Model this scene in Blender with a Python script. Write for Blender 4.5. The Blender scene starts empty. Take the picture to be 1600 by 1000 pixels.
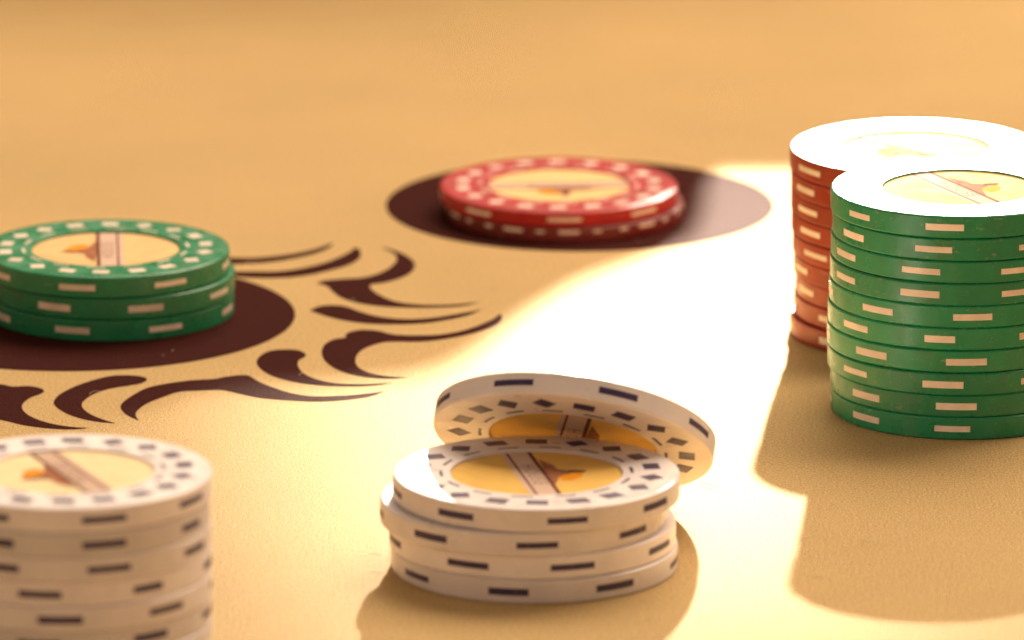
import bpy, math, random
from mathutils import Vector, Matrix, Euler
random.seed(7)
S = bpy.context.scene
C = S.collection
R_ = math.radians

# ------------------------------------------------------------------ camera
F = 14900.0                      # focal length in pixels of a 1600 px wide picture
ELEV = R_(14.3)
DIST = 1.5
cam_pos = Vector((0, -DIST*math.cos(ELEV), DIST*math.sin(ELEV)))
cd = bpy.data.cameras.new('camera'); cam = bpy.data.objects.new('camera', cd); C.objects.link(cam)
cam.location = cam_pos
cam.rotation_euler = (math.pi/2-ELEV, 0, 0)
cd.sensor_width = 36; cd.lens = 36*F/1600
cd.clip_start = 0.05; cd.clip_end = 60
cd.dof.use_dof = True; cd.dof.focus_distance = 1.415; cd.dof.aperture_fstop = 26; cd.dof.aperture_blades = 0
S.camera = cam
S.render.resolution_x = 1024; S.render.resolution_y = 640
S.view_settings.view_transform = 'Standard'; S.view_settings.look = 'None'
S.view_settings.exposure = 0; S.view_settings.gamma = 1

def ray(px, py):
    v = Vector((px-800, -(py-500), -F)).normalized()
    return cam.rotation_euler.to_matrix() @ v
def at(px, py, z=0.0):
    d = ray(px, py); t = (z-cam_pos.z)/d.z
    return cam_pos + d*t

# ------------------------------------------------------------------ light
w = bpy.data.worlds.new('World'); S.world = w; w.use_nodes = True
bg = w.node_tree.nodes['Background']
bg.inputs[0].default_value = (1.0, .74, .54, 1); bg.inputs[1].default_value = .36

AZ, SUN_EL = R_(5.6), R_(20)
AIM = at(1150, 500)
LAMP = AIM + 3.0*Vector((math.sin(AZ)*math.cos(SUN_EL), math.cos(AZ)*math.cos(SUN_EL), math.sin(SUN_EL)))
ld = bpy.data.lights.new('beam_lamp', 'SPOT'); lamp = bpy.data.objects.new('beam_lamp', ld); C.objects.link(lamp)
ld.energy = 3600; ld.color = (1.0, .88, .70); ld.shadow_soft_size = .03
ld.spot_size = 2*math.atan(.080/3.0); ld.spot_blend = 1.0
lamp.location = LAMP
lamp.rotation_euler = (AIM-LAMP).to_track_quat('-Z', 'Y').to_euler()
ad = bpy.data.lights.new('room_lamp', 'AREA'); area = bpy.data.objects.new('room_lamp', ad); C.objects.link(area)
ad.shape = 'RECTANGLE'; ad.size = 1.6; ad.size_y = 1.0; ad.energy = 54; ad.color = (1.0, .80, .60)
area.location = (.5, .9, 1.3)
area.rotation_euler = (Vector((0, 0, 0))-area.location).to_track_quat('-Z', 'Y').to_euler()

# ------------------------------------------------------------------ materials
def mat(name, col, rough=.5, spec=.5, var=.04, nscale=120., bump=0., bscale=900., sheen=0., metal=0., coat=0.):
    m = bpy.data.materials.new(name); m.use_nodes = True
    n, l = m.node_tree.nodes, m.node_tree.links
    b = n['Principled BSDF']
    b.inputs['Roughness'].default_value = rough
    b.inputs['Specular IOR Level'].default_value = spec
    b.inputs['Coat Weight'].default_value = coat
    tc = n.new('ShaderNodeTexCoord')
    nz = n.new('ShaderNodeTexNoise'); nz.inputs['Scale'].default_value = nscale; nz.inputs['Detail'].default_value = 4
    l.new(tc.outputs['Object'], nz.inputs['Vector'])
    mr = n.new('ShaderNodeMapRange'); mr.inputs[1].default_value = .3; mr.inputs[2].default_value = .7
    mr.inputs[3].default_value = 1-var; mr.inputs[4].default_value = 1+var
    l.new(nz.outputs[0], mr.inputs[0])
    mx = n.new('ShaderNodeMix'); mx.data_type = 'RGBA'; mx.blend_type = 'MULTIPLY'; mx.inputs[0].default_value = 1
    mx.inputs[6].default_value = (*col, 1); l.new(mr.outputs[0], mx.inputs[7])
    l.new(mx.outputs[2], b.inputs['Base Color'])
    if sheen:
        b.inputs['Sheen Weight'].default_value = sheen; b.inputs['Sheen Roughness'].default_value = .45
        b.inputs['Sheen Tint'].default_value = (*[min(1, c*1.3) for c in col], 1)
    if bump:
        nb = n.new('ShaderNodeTexNoise'); nb.inputs['Scale'].default_value = bscale; nb.inputs['Detail'].default_value = 3
        nb.inputs['Roughness'].default_value = .75
        l.new(tc.outputs['Object'], nb.inputs['Vector'])
        bp = n.new('ShaderNodeBump'); bp.inputs['Strength'].default_value = 1; bp.inputs['Distance'].default_value = bump
        l.new(nb.outputs[0], bp.inputs['Height']); l.new(bp.outputs[0], b.inputs['Normal'])
    return m

def worn(m, amount=.35, dirt=.25):
    n, l = m.node_tree.nodes, m.node_tree.links
    b = n['Principled BSDF']; src = b.inputs['Base Color'].links[0].from_socket
    tc = next(x for x in n if x.type == 'TEX_COORD'); oi = n.new('ShaderNodeObjectInfo')
    # every chip gets its own wear: shift the pattern by the object's random number
    add = n.new('ShaderNodeVectorMath'); add.operation = 'ADD'; l.new(tc.outputs['Object'], add.inputs[0]); l.new(oi.outputs['Random'], add.inputs[1])
    def noise(scale, lo, hi, detail=5, stretch=None):
        z = n.new('ShaderNodeTexNoise'); z.inputs['Scale'].default_value = scale; z.inputs['Detail'].default_value = detail
        src_ = add.outputs[0]
        if stretch:
            mp = n.new('ShaderNodeMapping'); mp.inputs['Scale'].default_value = stretch; mp.inputs['Rotation'].default_value = (.3, .5, .4); l.new(src_, mp.inputs[0]); src_ = mp.outputs[0]
        l.new(src_, z.inputs['Vector'])
        r_ = n.new('ShaderNodeMapRange'); r_.inputs[1].default_value = lo; r_.inputs[2].default_value = hi; l.new(z.outputs[0], r_.inputs[0]); return r_.outputs[0]
    def mixc(fac, a, col, kind='MIX'):
        x = n.new('ShaderNodeMix'); x.data_type = 'RGBA'; x.blend_type = kind
        l.new(fac, x.inputs[0]); l.new(a, x.inputs[6]); x.inputs[7].default_value = (*col, 1); return x.outputs[2]
    def scaled(f, k):
        q = n.new('ShaderNodeMath'); q.operation = 'MULTIPLY'; q.inputs[1].default_value = k; l.new(f, q.inputs[0]); return q.outputs[0]
    c = mixc(scaled(noise(220, .48, .70), dirt), src, (.16, .10, .05))            # hand dirt
    c = mixc(scaled(noise(1500, .66, .74, 3), amount), c, (.62, .52, .40))          # dust specks
    c = mixc(scaled(noise(700, .70, .73, 2, (.12, 1.6, 1.6)), amount), c, (.62, .52, .40))   # scratches
    l.new(c, b.inputs['Base Color'])
    hv = n.new('ShaderNodeHueSaturation'); 
    vr = n.new('ShaderNodeMapRange'); vr.inputs[3].default_value = .86; vr.inputs[4].default_value = 1.12; l.new(oi.outputs['Random'], vr.inputs[0])
    l.new(vr.outputs[0], hv.inputs['Value']); l.new(c, hv.inputs['Color']); l.new(hv.outputs[0], b.inputs['Base Color'])
    rr = n.new('ShaderNodeMapRange'); rr.inputs[3].default_value = b.inputs['Roughness'].default_value-.06; rr.inputs[4].default_value = b.inputs['Roughness'].default_value+.16
    l.new(noise(300, .35, .7), rr.inputs[0]); l.new(rr.outputs[0], b.inputs['Roughness'])

def felt_mat(name, col, sheen, patch=.05, spec=.25, bump=.00090):
    m = mat(name, col, rough=.75, spec=spec, var=patch, nscale=14., bump=bump, bscale=2500., sheen=sheen)
    n, l = m.node_tree.nodes, m.node_tree.links
    b = n['Principled BSDF']
    # pile of short fibres: fine variation of the yarn colour itself
    src = b.inputs['Base Color'].links[0].from_socket
    tc = next(x for x in n if x.type == 'TEX_COORD')
    nz = n.new('ShaderNodeTexNoise'); nz.inputs['Scale'].default_value = 2600; nz.inputs['Detail'].default_value = 2
    l.new(tc.outputs['Object'], nz.inputs['Vector'])
    mr = n.new('ShaderNodeMapRange'); mr.inputs[1].default_value = .35; mr.inputs[2].default_value = .65
    mr.inputs[3].default_value = .78; mr.inputs[4].default_value = 1.2
    l.new(nz.outputs[0], mr.inputs[0])
    mx = n.new('ShaderNodeMix'); mx.data_type = 'RGBA'; mx.blend_type = 'MULTIPLY'; mx.inputs[0].default_value = 1
    l.new(src, mx.inputs[6]); l.new(mr.outputs[0], mx.inputs[7]); l.new(mx.outputs[2], b.inputs['Base Color'])
    return m

FELT = felt_mat('felt_tan', (.86, .575, .245), .22, .08)
PRINT = felt_mat('felt_print_brown', (.076, .0175, .0135), .0, .08, .03)
GREEN = mat('plastic_green', (.009, .245, .098), .30, .5, .10, 260., .00002, 1400.)
RED = mat('plastic_red', (.47, .004, .008), .40, .35, .10, 260., .00002, 1400.)
ORANGE = mat('plastic_brick_red', (.34, .030, .010), .36, .5, .12, 260., .00002, 1400.)
DARK = mat('plastic_maroon', (.17, .010, .010), .35, .5, .12, 260., .00002, 1400.)
WHITE = mat('plastic_white', (.82, .74, .715), .32, .5, .07, 160., .00002, 1400.)
CREAM = mat('plastic_cream_inlay', (.86, .70, .57), .36, .5, .05, 600.)
NAVY = mat('plastic_navy_inlay', (.040, .020, .085), .36, .5, .12, 600.)
for _m in (GREEN, RED, ORANGE, DARK): worn(_m, .22, .14)
worn(WHITE, .0, .05); worn(CREAM, .0, .18); worn(NAVY, .25, .1)
LABEL = mat('label_paper_tan', (.78, .53, .25), .85, .06, .05, 300.)
LABELW = mat('label_paper_yellow', (.86, .70, .42), .85, .06, .05, 300.)
LABELO = mat('label_paper_orange', (.84, .52, .14), .85, .06, .05, 300.)
for _m in (LABEL, LABELW, LABELO): worn(_m, .0, .10)
BAND = mat('ink_pink_grey', (.62, .44, .34), .85, .06, .05, 500.)
INK = mat('ink_brown', (.16, .055, .035), .85, .06, .1, 500.)
SUNI = mat('ink_orange', (.80, .30, .02), .85, .06, .1, 500.)
MOUNT = mat('ink_mountain', (.34, .14, .07), .85, .06, .35, 900.)
FAINT = mat('ink_faint', (.34, .21, .16), .85, .06, .15, 900.)
WOOD = mat('board_wood', (.16, .09, .045), .6, .3, .15, 40.)

# ------------------------------------------------------------------ mesh helpers
def mesh(name, vs, fs, m, smooth=False):
    me = bpy.data.meshes.new(name); me.from_pydata([tuple(v) for v in vs], [], fs); me.update()
    me.materials.append(m)
    if smooth:
        for p in me.polygons: p.use_smooth = True
    return me
def obj(name, me, parent=None, mw=None):
    o = bpy.data.objects.new(name, me); C.objects.link(o)
    if parent: o.parent = parent
    if mw is not None: o.matrix_basis = mw
    return o
def lathe(prof, n=128):
    vs, fs = [], []
    k = len(prof)
    for i in range(n):
        a = 2*math.pi*i/n
        for r, z in prof: vs.append((r*math.cos(a), r*math.sin(a), z))
    for i in range(n):
        j = (i+1) % n
        for q in range(k-1): fs.append((i*k+q, j*k+q, j*k+q+1, i*k+q+1))
    return vs, fs
def slab(poly, z0, z1):
    n = len(poly)
    vs = [(x, y, z0) for x, y in poly]+[(x, y, z1) for x, y in poly]
    fs = [tuple(range(n, 2*n)), tuple(reversed(range(n)))]
    fs += [(i, (i+1) % n, (i+1) % n+n, i+n) for i in range(n)]
    return vs, fs
def smooth_outline(pts, sub=6):
    """pts: (x, y) or (x, y, 1) for a sharp tip"""
    out = []; n = len(pts)
    P = [Vector(p[:2]) for p in pts]; K = [len(p) > 2 for p in pts]
    for i in range(n):
        p1, p2 = P[i], P[(i+1) % n]
        p0 = P[i-1] if not K[i] else p1*2-p2
        p3 = P[(i+2) % n] if not K[(i+1) % n] else p2*2-p1
        for s in range(sub):
            t = s/sub
            q = .5*((2*p1)+(p2-p0)*t+(2*p0-5*p1+4*p2-p3)*t*t+(3*p1-p0-3*p2+p3)*t**3)
            out.append((q.x, q.y))
    return out

CR, CT = .0195, .00345                                   # chip radius and thickness
LR = CR*.60                                              # radius of the paper label
def body_mesh(m, name):
    h = CT/2; b = .00016
    p = [(LR+.0001, 0)]
    c = .00030; g = .00050
    half = [(.0001, h-g), (LR, h-g), (LR+.00003, h-.0001), (LR+.0001, h-.00003), (LR+.0004, h),
            (CR-c*1.1, h), (CR-c*.7, h-c*.12), (CR-c*.12, h-c*.6), (CR, h-c)]
    prof = [(a, -z) for a, z in half]+list(reversed(half))
    vs, fs = lathe(prof, 144)
    me = mesh(name, vs, fs, m, True); me.set_sharp_from_angle(angle=R_(12)); return me
def dash_mesh(m, name, half=R_(8.6), zc=0.0, hz=.00050):
    vs, fs = [], []; k = 8
    for i in range(k+1):
        a = -half+2*half*i/k
        for r in (CR-.0002, CR+.000025):
            for z in (zc-hz, zc+hz): vs.append((r*math.sin(a), -r*math.cos(a), z))
    for i in range(k):
        q, p = i*4, i*4+4
        fs += [(q+2, p+2, p+3, q+3), (q+1, q+3, p+3, p+1), (q, p, p+2, q+2)]
    fs += [(0, 2, 3, 1), (4*k, 4*k+1, 4*k+3, 4*k+2)]
    return mesh(name, vs, fs, m)
zt = CT/2
def flat(name, poly, m, z0, z1):
    vs, fs = slab(poly, z0, z1); return mesh(name, vs, fs, m)
def block_polys(kind, s=.00112):
    r = CR*.815
    if kind: poly = [(0, -s*1.35), (s*1.35, 0), (0, s*1.35), (-s*1.35, 0)]
    else: poly = [(-s*1.15, -s*.80), (s*1.15, -s*.95), (s*1.15, s*.80), (-s*1.15, s*.95)]
    return [(x, y-r) for x, y in poly]
def arc_poly(r0, r1, half, k=5):
    a = [-half+2*half*i/k for i in range(k+1)]
    return [(r1*math.sin(t), -r1*math.cos(t)) for t in a]+[(r0*math.sin(t), -r0*math.cos(t)) for t in reversed(a)]

BODY = {m.name: body_mesh(m, 'chip_body') for m in (GREEN, RED, ORANGE, DARK, WHITE)}
DASH = {m.name: dash_mesh(m, 'dash') for m in (CREAM, NAVY)}
DASH_UP = dash_mesh(CREAM, 'dash_up', R_(5), .0008, .0004)
DOT_UP = dash_mesh(CREAM, 'dot_up', R_(2.2), .0008, .00035)
BLOCK = {}; TICK = {}
for m in (CREAM, NAVY):
    for k in (0, 1): BLOCK[(m.name, k)] = flat('block', block_polys(k, .00112 if m is CREAM else .00128), m, zt-.0001, zt+.00003)
    TICK[m.name] = flat('tick', arc_poly(CR*.655, CR*.677, R_(6.5)), m, zt-.0001, zt+.00003)
def circ(r, n=72, a0=0, a1=2*math.pi):
    return [(r*math.cos(a0+(a1-a0)*i/n), r*math.sin(a0+(a1-a0)*i/n)) for i in range(n)]
zl = zt-.00040
L = {}
for m in (LABEL, LABELW, LABELO): L[m.name] = flat('label', circ(LR-.00008), m, zt-.0006, zl)
def chord(x0, x1, tilt=.05):
    """strip of the label between two slanted lines, clipped to the disc"""
    r = LR*.985; pts = []
    def y_hit(x, s):
        # line x + tilt*y = const
        a = 1+tilt*tilt; bq = -2*tilt*x; c = x*x-r*r
        y = (-bq+s*math.sqrt(bq*bq-4*a*c))/(2*a)
        return (x-tilt*y, y)
    n = 6
    xs = [x0+(x1-x0)*i/n for i in range(n+1)]
    return [y_hit(x, 1) for x in reversed(xs)]+[y_hit(x, -1) for x in xs]
u = LR
PARTS = [
    ('printed_band', chord(-.09*u, .24*u), BAND, .00001),
    ('printed_line', chord(-.125*u, -.075*u), INK, .00002),
    ('printed_line', chord(.150*u, .178*u), INK, .00002),
    ('printed_mountain', smooth_outline([(-.12*u, -.66*u, 1), (-.11*u, .60*u, 1), (-.19*u, .35*u), (-.26*u, .12*u), (-.40*u, .0*u, 1),
                                         (-.38*u, -.12*u), (-.27*u, -.22*u), (-.26*u, -.36*u)], 4), MOUNT, .000015),
    ('printed_sun', smooth_outline([(-.54*u, -.02*u, 1), (-.52*u, .14*u), (-.44*u, .27*u), (-.32*u, .32*u), (-.24*u, .24*u), (-.25*u, .05*u, 1)], 5), SUNI, .000012),
    ('printed_bar', smooth_outline([(-.60*u, -.10*u, 1), (-.56*u, -.03*u), (-.42*u, -.02*u), (-.36*u, -.06*u), (-.42*u, -.14*u)], 4), INK, .00002),
]
PM = [(n, flat(n, p, m, zl-.00005, zl+dz)) for n, p, m, dz in PARTS]
# small lettering running along the band
tcu = bpy.data.curves.new('lettering', 'FONT'); tcu.body = 'HOUSE'; tcu.size = u*.24; tcu.align_x = 'CENTER'; tcu.align_y = 'CENTER'; tcu.space_character = 1.25
to = bpy.data.objects.new('tmp', tcu); C.objects.link(to)
bpy.context.view_layer.update()
LET = bpy.data.meshes.new_from_object(to.evaluated_get(bpy.context.evaluated_depsgraph_get()))
bpy.data.objects.remove(to); LET.materials.clear(); LET.materials.append(FAINT)
LETM = Matrix.Translation((.035*u, 0, zl+.00003)) @ Matrix.Rotation(R_(93), 4, 'Z')

def chip(name, label, cat, group, loc, rz, bodym, inlay, labm, face=False, rot=None, lrot=0., scale=(1, 1, 1), dashes=8, special=False, tilt=None, boff=0.):
    """rz: angle of one dash from the camera side; face: build the upper face too"""
    root = bpy.data.objects.new(name, None); C.objects.link(root); root.empty_display_size = .01
    root['label'] = label; root['category'] = cat
    if group: root['group'] = group
    zoff = CT/2
    if rot is not None:
        root.matrix_basis = Matrix.Translation(loc) @ rot.to_4x4() @ Matrix.Diagonal((*scale, 1)); zoff = 0
    else:
        e = Euler((random.uniform(-.004, .004), random.uniform(-.004, .004), 0)) if tilt is None else Euler(tilt)
        root.matrix_basis = Matrix.Translation(loc) @ e.to_matrix().to_4x4() @ Matrix.Rotation(rz, 4, 'Z') @ Matrix.Diagonal((*scale, 1))
    up = Matrix.Translation((0, 0, zoff))
    obj('chip_body', BODY[bodym.name], root, up)
    if special:
        for k in range(26):
            obj('edge_inlay', DASH_UP if k % 3 == 0 else DOT_UP, root, up @ Matrix.Rotation(2*math.pi*k/26, 4, 'Z'))
    else:
        for k in range(dashes): obj('edge_inlay', DASH[inlay.name], root, up @ Matrix.Rotation(2*math.pi*k/dashes+random.uniform(-.02, .02), 4, 'Z') @ Matrix.Diagonal((random.uniform(.92, 1.06), 1, random.uniform(.86, 1.1), 1)))
    if face:
        for k in range(18):
            obj('face_inlay', BLOCK[(inlay.name, (k//2) % 2)], root, up @ Matrix.Rotation(2*math.pi*(k+.5)/18-rz+R_(10)+boff+random.uniform(-.01, .01), 4, 'Z'))
        for k in range(14):
            obj('inner_inlay', TICK[inlay.name], root, up @ Matrix.Rotation(2*math.pi*k/14+.1, 4, 'Z'))
        lb = obj('paper_label', L[labm.name], root, up @ Matrix.Rotation(lrot-rz, 4, 'Z'))
        for n, me in PM: obj(n, me, lb)
        obj('printed_lettering', LET, lb, LETM)
    return root

# ------------------------------------------------------------------ table
def sheet(name, poly, z, m, parent=None):
    me = mesh(name, [(x, y, z) for x, y in poly], [tuple(range(len(poly)))], m)
    return obj(name, me, parent)
vs, fs = slab([(-1.1, -.62), (1.1, -.62), (1.1, 1.1), (-1.1, 1.1)], -.03, 0)
table = obj('table_top', mesh('table_top', vs, fs, FELT)); table['kind'] = 'structure'
ZP = .00006
def pr(name, px_pts, sub=6):
    pts = smooth_outline(px_pts, sub)
    g = [at(x, y, ZP) for x, y in pts]
    poly = [(p.x, p.y) for p in g]
    area2 = sum(poly[i-1][0]*poly[i][1]-poly[i][0]*poly[i-1][1] for i in range(len(poly)))
    if area2 < 0: poly.reverse()
    return sheet(name, poly, ZP, PRINT, table)
def spot(px, py, r):
    c = at(px, py, ZP); return sheet('printed_spot', [(c.x+x, c.y+y) for x, y in circ(r, 120)], ZP, PRINT, table)
spot(117, 493, .0347); spot(906, 320, .0320)
def z2(l): return [(360+p[0]/2.739, 275+p[1]/2.739)+tuple(p[2:]) for p in l]
def z7(l): return [(p[0]/4, 560+p[1]/4)+tuple(p[2:]) for p in l]
SW = [
 z2([(-260, 330, 1), (-60, 345), (60, 350), (150, 347), (250, 335), (340, 318), (400, 300), (442, 285, 1), (420, 308), (360, 332), (270, 352), (180, 366), (80, 374), (-60, 374)]),
 z2([(-260, 395, 1), (-60, 402), (20, 408), (100, 408), (200, 408), (300, 395), (400, 372), (470, 345), (515, 322), (530, 308), (550, 312), (558, 335), (545, 358), (500, 382), (430, 402), (340, 422), (240, 434), (120, 436), (20, 430), (-80, 415)]),
 z2([(640, 305, 1), (700, 318), (760, 345), (790, 378), (775, 410), (730, 435), (660, 455), (600, 465), (605, 485), (640, 510), (700, 535), (780, 548), (880, 552), (980, 548), (1070, 538, 1), (1000, 554), (900, 562), (780, 563), (660, 558), (560, 545), (480, 522), (440, 495), (415, 472), (370, 458, 1), (400, 448), (480, 440), (560, 435), (620, 422), (670, 400), (705, 372), (712, 350), (695, 328)]),
 z2([(340, 575, 1), (380, 558), (440, 552), (500, 560), (560, 582), (640, 602), (740, 612), (850, 608), (960, 592), (1040, 578), (1080, 568, 1), (1020, 595), (930, 615), (820, 630), (700, 634), (580, 630), (480, 616), (400, 596)]),
 z2([(490, 682), (510, 668), (560, 658), (630, 662), (700, 678), (800, 682), (900, 678), (1000, 660), (1080, 632), (1130, 608), (1150, 592), (1162, 600), (1155, 622), (1120, 645), (1040, 672), (930, 695), (820, 708), (700, 708), (650, 712), (590, 730), (550, 755), (535, 785), (545, 815), (590, 840), (660, 855), (760, 862, 1), (660, 866), (560, 857), (480, 837), (420, 805), (392, 765), (400, 725), (440, 700), (495, 690)]),
 z2([(112, 795), (130, 768), (170, 748), (230, 742), (290, 745), (322, 762), (315, 775), (292, 790), (290, 815), (315, 845), (370, 870), (450, 886), (560, 890), (700, 884, 1), (600, 897), (480, 899), (360, 893), (260, 878), (180, 855), (130, 825)]),
 [(375, 586), (389, 587), (404, 596), (426, 605), (455, 614), (491, 619), (535, 618), (572, 615), (601, 611, 1), (579, 619), (535, 625), (491, 627), (448, 625), (404, 621), (375, 615), (345, 609), (312, 610), (280, 612), (255, 620), (230, 630), (215, 641), (212, 649), (217, 657, 1), (200, 649), (190, 640), (190, 631), (205, 619), (230, 606), (262, 599), (300, 594), (335, 592), (350, 589)],
 z7([(920, 130), (880, 112), (800, 105), (700, 108), (600, 130), (480, 170), (380, 220), (338, 265), (350, 300), (420, 345), (520, 378), (620, 396), (725, 405, 1), (640, 380), (560, 345), (515, 305), (520, 270), (580, 225), (680, 190), (800, 170), (880, 155)]),
 z7([(-300, 120), (0, 160), (80, 175), (180, 172), (250, 185), (275, 203), (250, 222), (190, 245), (145, 280), (140, 315), (180, 355), (260, 390), (360, 415), (460, 428), (560, 434, 1), (440, 442), (300, 436), (160, 418), (60, 395), (-300, 300)]),
]
for s in SW: pr('printed_swirl', s)

# ------------------------------------------------------------------ added board, out of view, top edge cut to shade the far left felt
edge_px = [(2600, 262), (1500, 262), (1120, 262), (1105, 285), (1098, 330), (1082, 368), (1006, 402), (900, 440), (815, 492), (735, 552), (690, 578), (620, 596), (500, 606), (350, 610), (262, 622), (205, 650), (100, 668), (-100, 690), (-500, 710)]
YB = .32
prof = []
for p in edge_px:
    g = at(*p); d = LAMP-g; t = (YB-g.y)/d.y; q = g+d*t; prof.append((q.x, q.z))
prof = [(.42, prof[0][1])]+[p for p in prof if p[0] < .42]+[(-.42, prof[-1][1])]
poly = smooth_outline([(a, b) for a, b in prof][1:-1], 1)
poly = [prof[0]]+poly+[prof[-1], (-.42, 0), (.42, 0)]
vs = [(x, YB, z) for x, z in poly]+[(x, YB+.008, z) for x, z in poly]; n = len(poly)
fs = [tuple(range(n)), tuple(reversed(range(n, 2*n)))]+[(i, i+n, (i+1) % n+n, (i+1) % n) for i in range(n)]
bo = obj('shade_board', mesh('shade_board', vs, fs, WOOD))
bo['label'] = 'low unseen wooden board at the back of the table, added to shade the felt'; bo['category'] = 'board'

# ------------------------------------------------------------------ chips
ORD = ['bottom', 'second', 'third', 'fourth', 'fifth', 'sixth', 'seventh', 'eighth', 'ninth', 'tenth']
def ang(x, xc, a): return math.asin(max(-1, min(1, (x-xc)/a)))
def stack(n, px, py, bodym, inlay, labm, colour, where, group, offs=None, rots=None, lrot=0., face=True, z0=0., jit=.0002, zs=1., sc=1.):
    """px, py: picture position of the centre of the top face"""
    top = at(px, py, z0+n*CT*zs); out = []
    s = F/((cam_pos-top).length)
    for i in range(n):                       # i = 0 is the top chip
        dx = (offs[i] if offs else random.uniform(-2, 2))/s
        dy = random.uniform(-jit, jit)
        if rots: rz = rots[i]
        else: rz = random.uniform(-.39, .39)
        z = z0+(n-1-i)*CT*zs
        which = 'topmost chip' if i == 0 else ('lowest chip' if i == n-1 else ['', 'second', 'third', 'fourth', 'fifth', 'sixth', 'seventh', 'eighth', 'ninth', 'tenth'][i]+' chip from the top')
        out.append(chip('poker_chip', '%s %s of %s' % (colour, which, where), 'poker chip', group, (top.x+dx, top.y+dy, z), rz, bodym, inlay, labm,
                        face=(face and i == 0), lrot=lrot, scale=(sc, sc, zs), tilt=(random.uniform(-.0025, .0025), random.uniform(-.0025, .0025), 0) if 0 < i < n else None))
    return top

# left stack of three
T1 = stack(3, 165, 387, GREEN, CREAM, LABEL, 'green', 'the short three-chip stack at left', 'green chips in the short left stack',
      offs=[0, 8, 7], rots=[ang(131, 165, 195), ang(89, 173, 195), ang(121, 172, 195)], lrot=0)
# tall green stack at right
ctr = [1469, 1453, 1428, 1428, 1509, 1463, 1504, 1467, 1489, 1485]
of = [0, 3, 1, 0, -1, -3, -4, -3, 2, 3]
T2 = stack(10, 1500, 291, GREEN, CREAM, LABEL, 'green', 'the tall green stack at right', 'green chips in the tall right stack',
      offs=of, rots=[ang(c, 1500+o, 205) for c, o in zip(ctr, of)], lrot=R_(203), jit=.00015)
# red stack behind it
dr = [1262, 1256, 1258, 1260, 1266, 1246, 1250, 1292, 1300]
T3 = stack(9, 1432, 229, ORANGE, CREAM, LABEL, 'brick red', 'the tall red stack behind the green one', 'red chips in the tall stack behind the green one',
      zs=.955, offs=[-2, 0, 0, 1, 3, 5, 8, 6, 0], rots=[ang(c, 1432, 195) for c in dr], lrot=R_(40))
# red chip over a maroon chip, centre back
c = at(873, 288, 1.44*CT)
chip('poker_chip', 'bright red chip with white marks lying on a dark chip on the brown spot', 'poker chip', None, (c.x, c.y, .72*CT), ang(878, 873, 190), RED, CREAM, LABEL, face=True, lrot=R_(92), scale=(1, 1, .72))
chip('poker_chip', 'dark maroon chip with small pale edge marks under the bright red chip', 'poker chip', None, (c.x+.0010, c.y-.0008, 0), .03, DARK, CREAM, LABEL, special=True, scale=(1, 1, .72))
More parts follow.
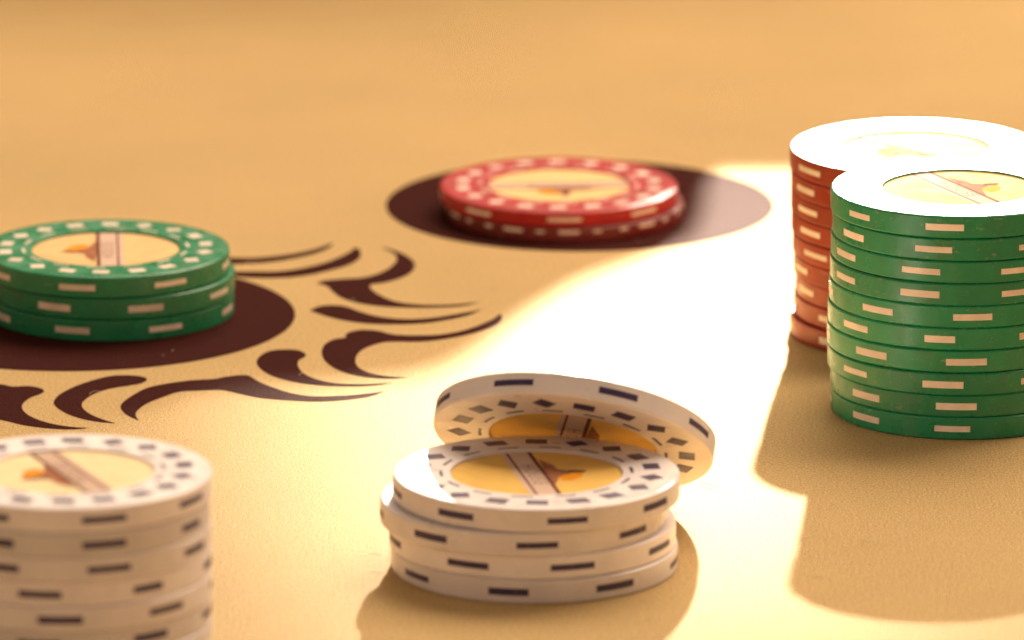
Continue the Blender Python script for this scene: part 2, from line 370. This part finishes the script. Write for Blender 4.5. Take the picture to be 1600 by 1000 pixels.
# white stack in front with a chip leaning over it
NF = 4
T4 = stack(NF, 838, 737, WHITE, NAVY, LABELO, 'white', 'the white stack under the leaning chip', 'white chips in the centre front stack', sc=1.05,
      offs=[0, -20, -6, -3], rots=[.2, .1, .3, -.2], lrot=R_(188))
def leaning(px, py, turn, roll, label, T, spin=0., lrot=0., boff=0.):
    CR = globals()['CR']*1.05
    v = -ray(px, py)                                    # towards the camera
    right = Vector((1, 0, 0))
    f = Matrix.Rotation(R_(turn), 3, right) @ v         # face normal, turned down from the view direction
    if f.z > 0: f = Matrix.Rotation(R_(-turn), 3, right) @ v
    rollm = Matrix.Rotation(R_(roll), 3, v)
    f = rollm @ f; xax = rollm @ right
    yax = f.cross(xax).normalized(); xax = yax.cross(f).normalized()
    m = Matrix((xax, yax, f)).transposed()
    if yax.z < 0: m = Matrix((-xax, -yax, f)).transposed()
    hz = CR*math.sqrt(1-f.z**2)+CT/2*abs(f.z)           # its lowest point rests on the felt
    cp = at(px, py, hz)
    inv = m.inverted()
    def gap():
        g = 9
        for i in range(720):
            a = i*math.pi/360; q = inv @ (Vector((T.x+CR*math.cos(a), T.y+CR*math.sin(a), T.z))-cp)
            if q.xy.length < CR: g = min(g, q.z-CT/2)
        return g
    # f points at the stack: positive gap = clear, so slide until it touches the far rim of the stack
    print('GAP before', gap()*1000)
    m = m @ Matrix.Rotation(spin, 3, 'Z')
    for _ in range(20):
        g = gap()
        if g > 5: break
        cp = cp+Vector((0, -(g-.00004)/abs(f.y), 0))
    print('GAP after', gap()*1000, cp)
    chip('poker_chip', label, 'poker chip', None, cp, 0, WHITE, NAVY, LABELO, face=True, rot=m, scale=(1.05, 1.05, 1), lrot=lrot, boff=boff)
leaning(898, 690, 71, -8, 'white chip with navy marks tilted up and leaning over the white stack', T4, spin=R_(-16), lrot=R_(190), boff=R_(-7))
# bottom-left: tall white stack, nearest the camera
stack(9, 105, 735, WHITE, NAVY, LABELW, 'white', 'the white stack in the lower left corner', 'white chips in the lower left stack', lrot=R_(20))
# ------------------------------------------------------------------ lint on the felt
random.seed(21); vs, fs = [], []
for _ in range(150):
    p = at(random.uniform(0, 1600), random.uniform(250, 1000)); a = random.uniform(0, 6.28); ln = random.uniform(.0006, .0028); bend = random.uniform(-1.5, 1.5)
    w_ = random.uniform(.000018, .00004); k0 = len(vs); q = Vector((p.x, p.y)); nseg = 5
    for i in range(nseg+1):
        d = Vector((math.cos(a+bend*i/nseg), math.sin(a+bend*i/nseg))); nn = Vector((-d.y, d.x))*w_
        zz = .00015+.0002*math.sin(math.pi*i/nseg)
        vs += [(q.x-nn.x, q.y-nn.y, zz), (q.x+nn.x, q.y+nn.y, zz), (q.x, q.y, zz+w_*1.6)]
        q = q+d*ln/nseg
    for i in range(nseg):
        a0 = k0+3*i; b0 = a0+3
        fs += [(a0, b0, b0+2, a0+2), (a0+2, b0+2, b0+1, a0+1), (a0+1, b0+1, b0, a0)]
lint = obj('lint', mesh('lint', vs, fs, mat('lint_fibre', (.75, .62, .45), .8, .2)))
lint['kind'] = 'stuff'; lint['label'] = 'tiny pale lint fibres scattered over the tan felt'

S.cycles.samples = 256
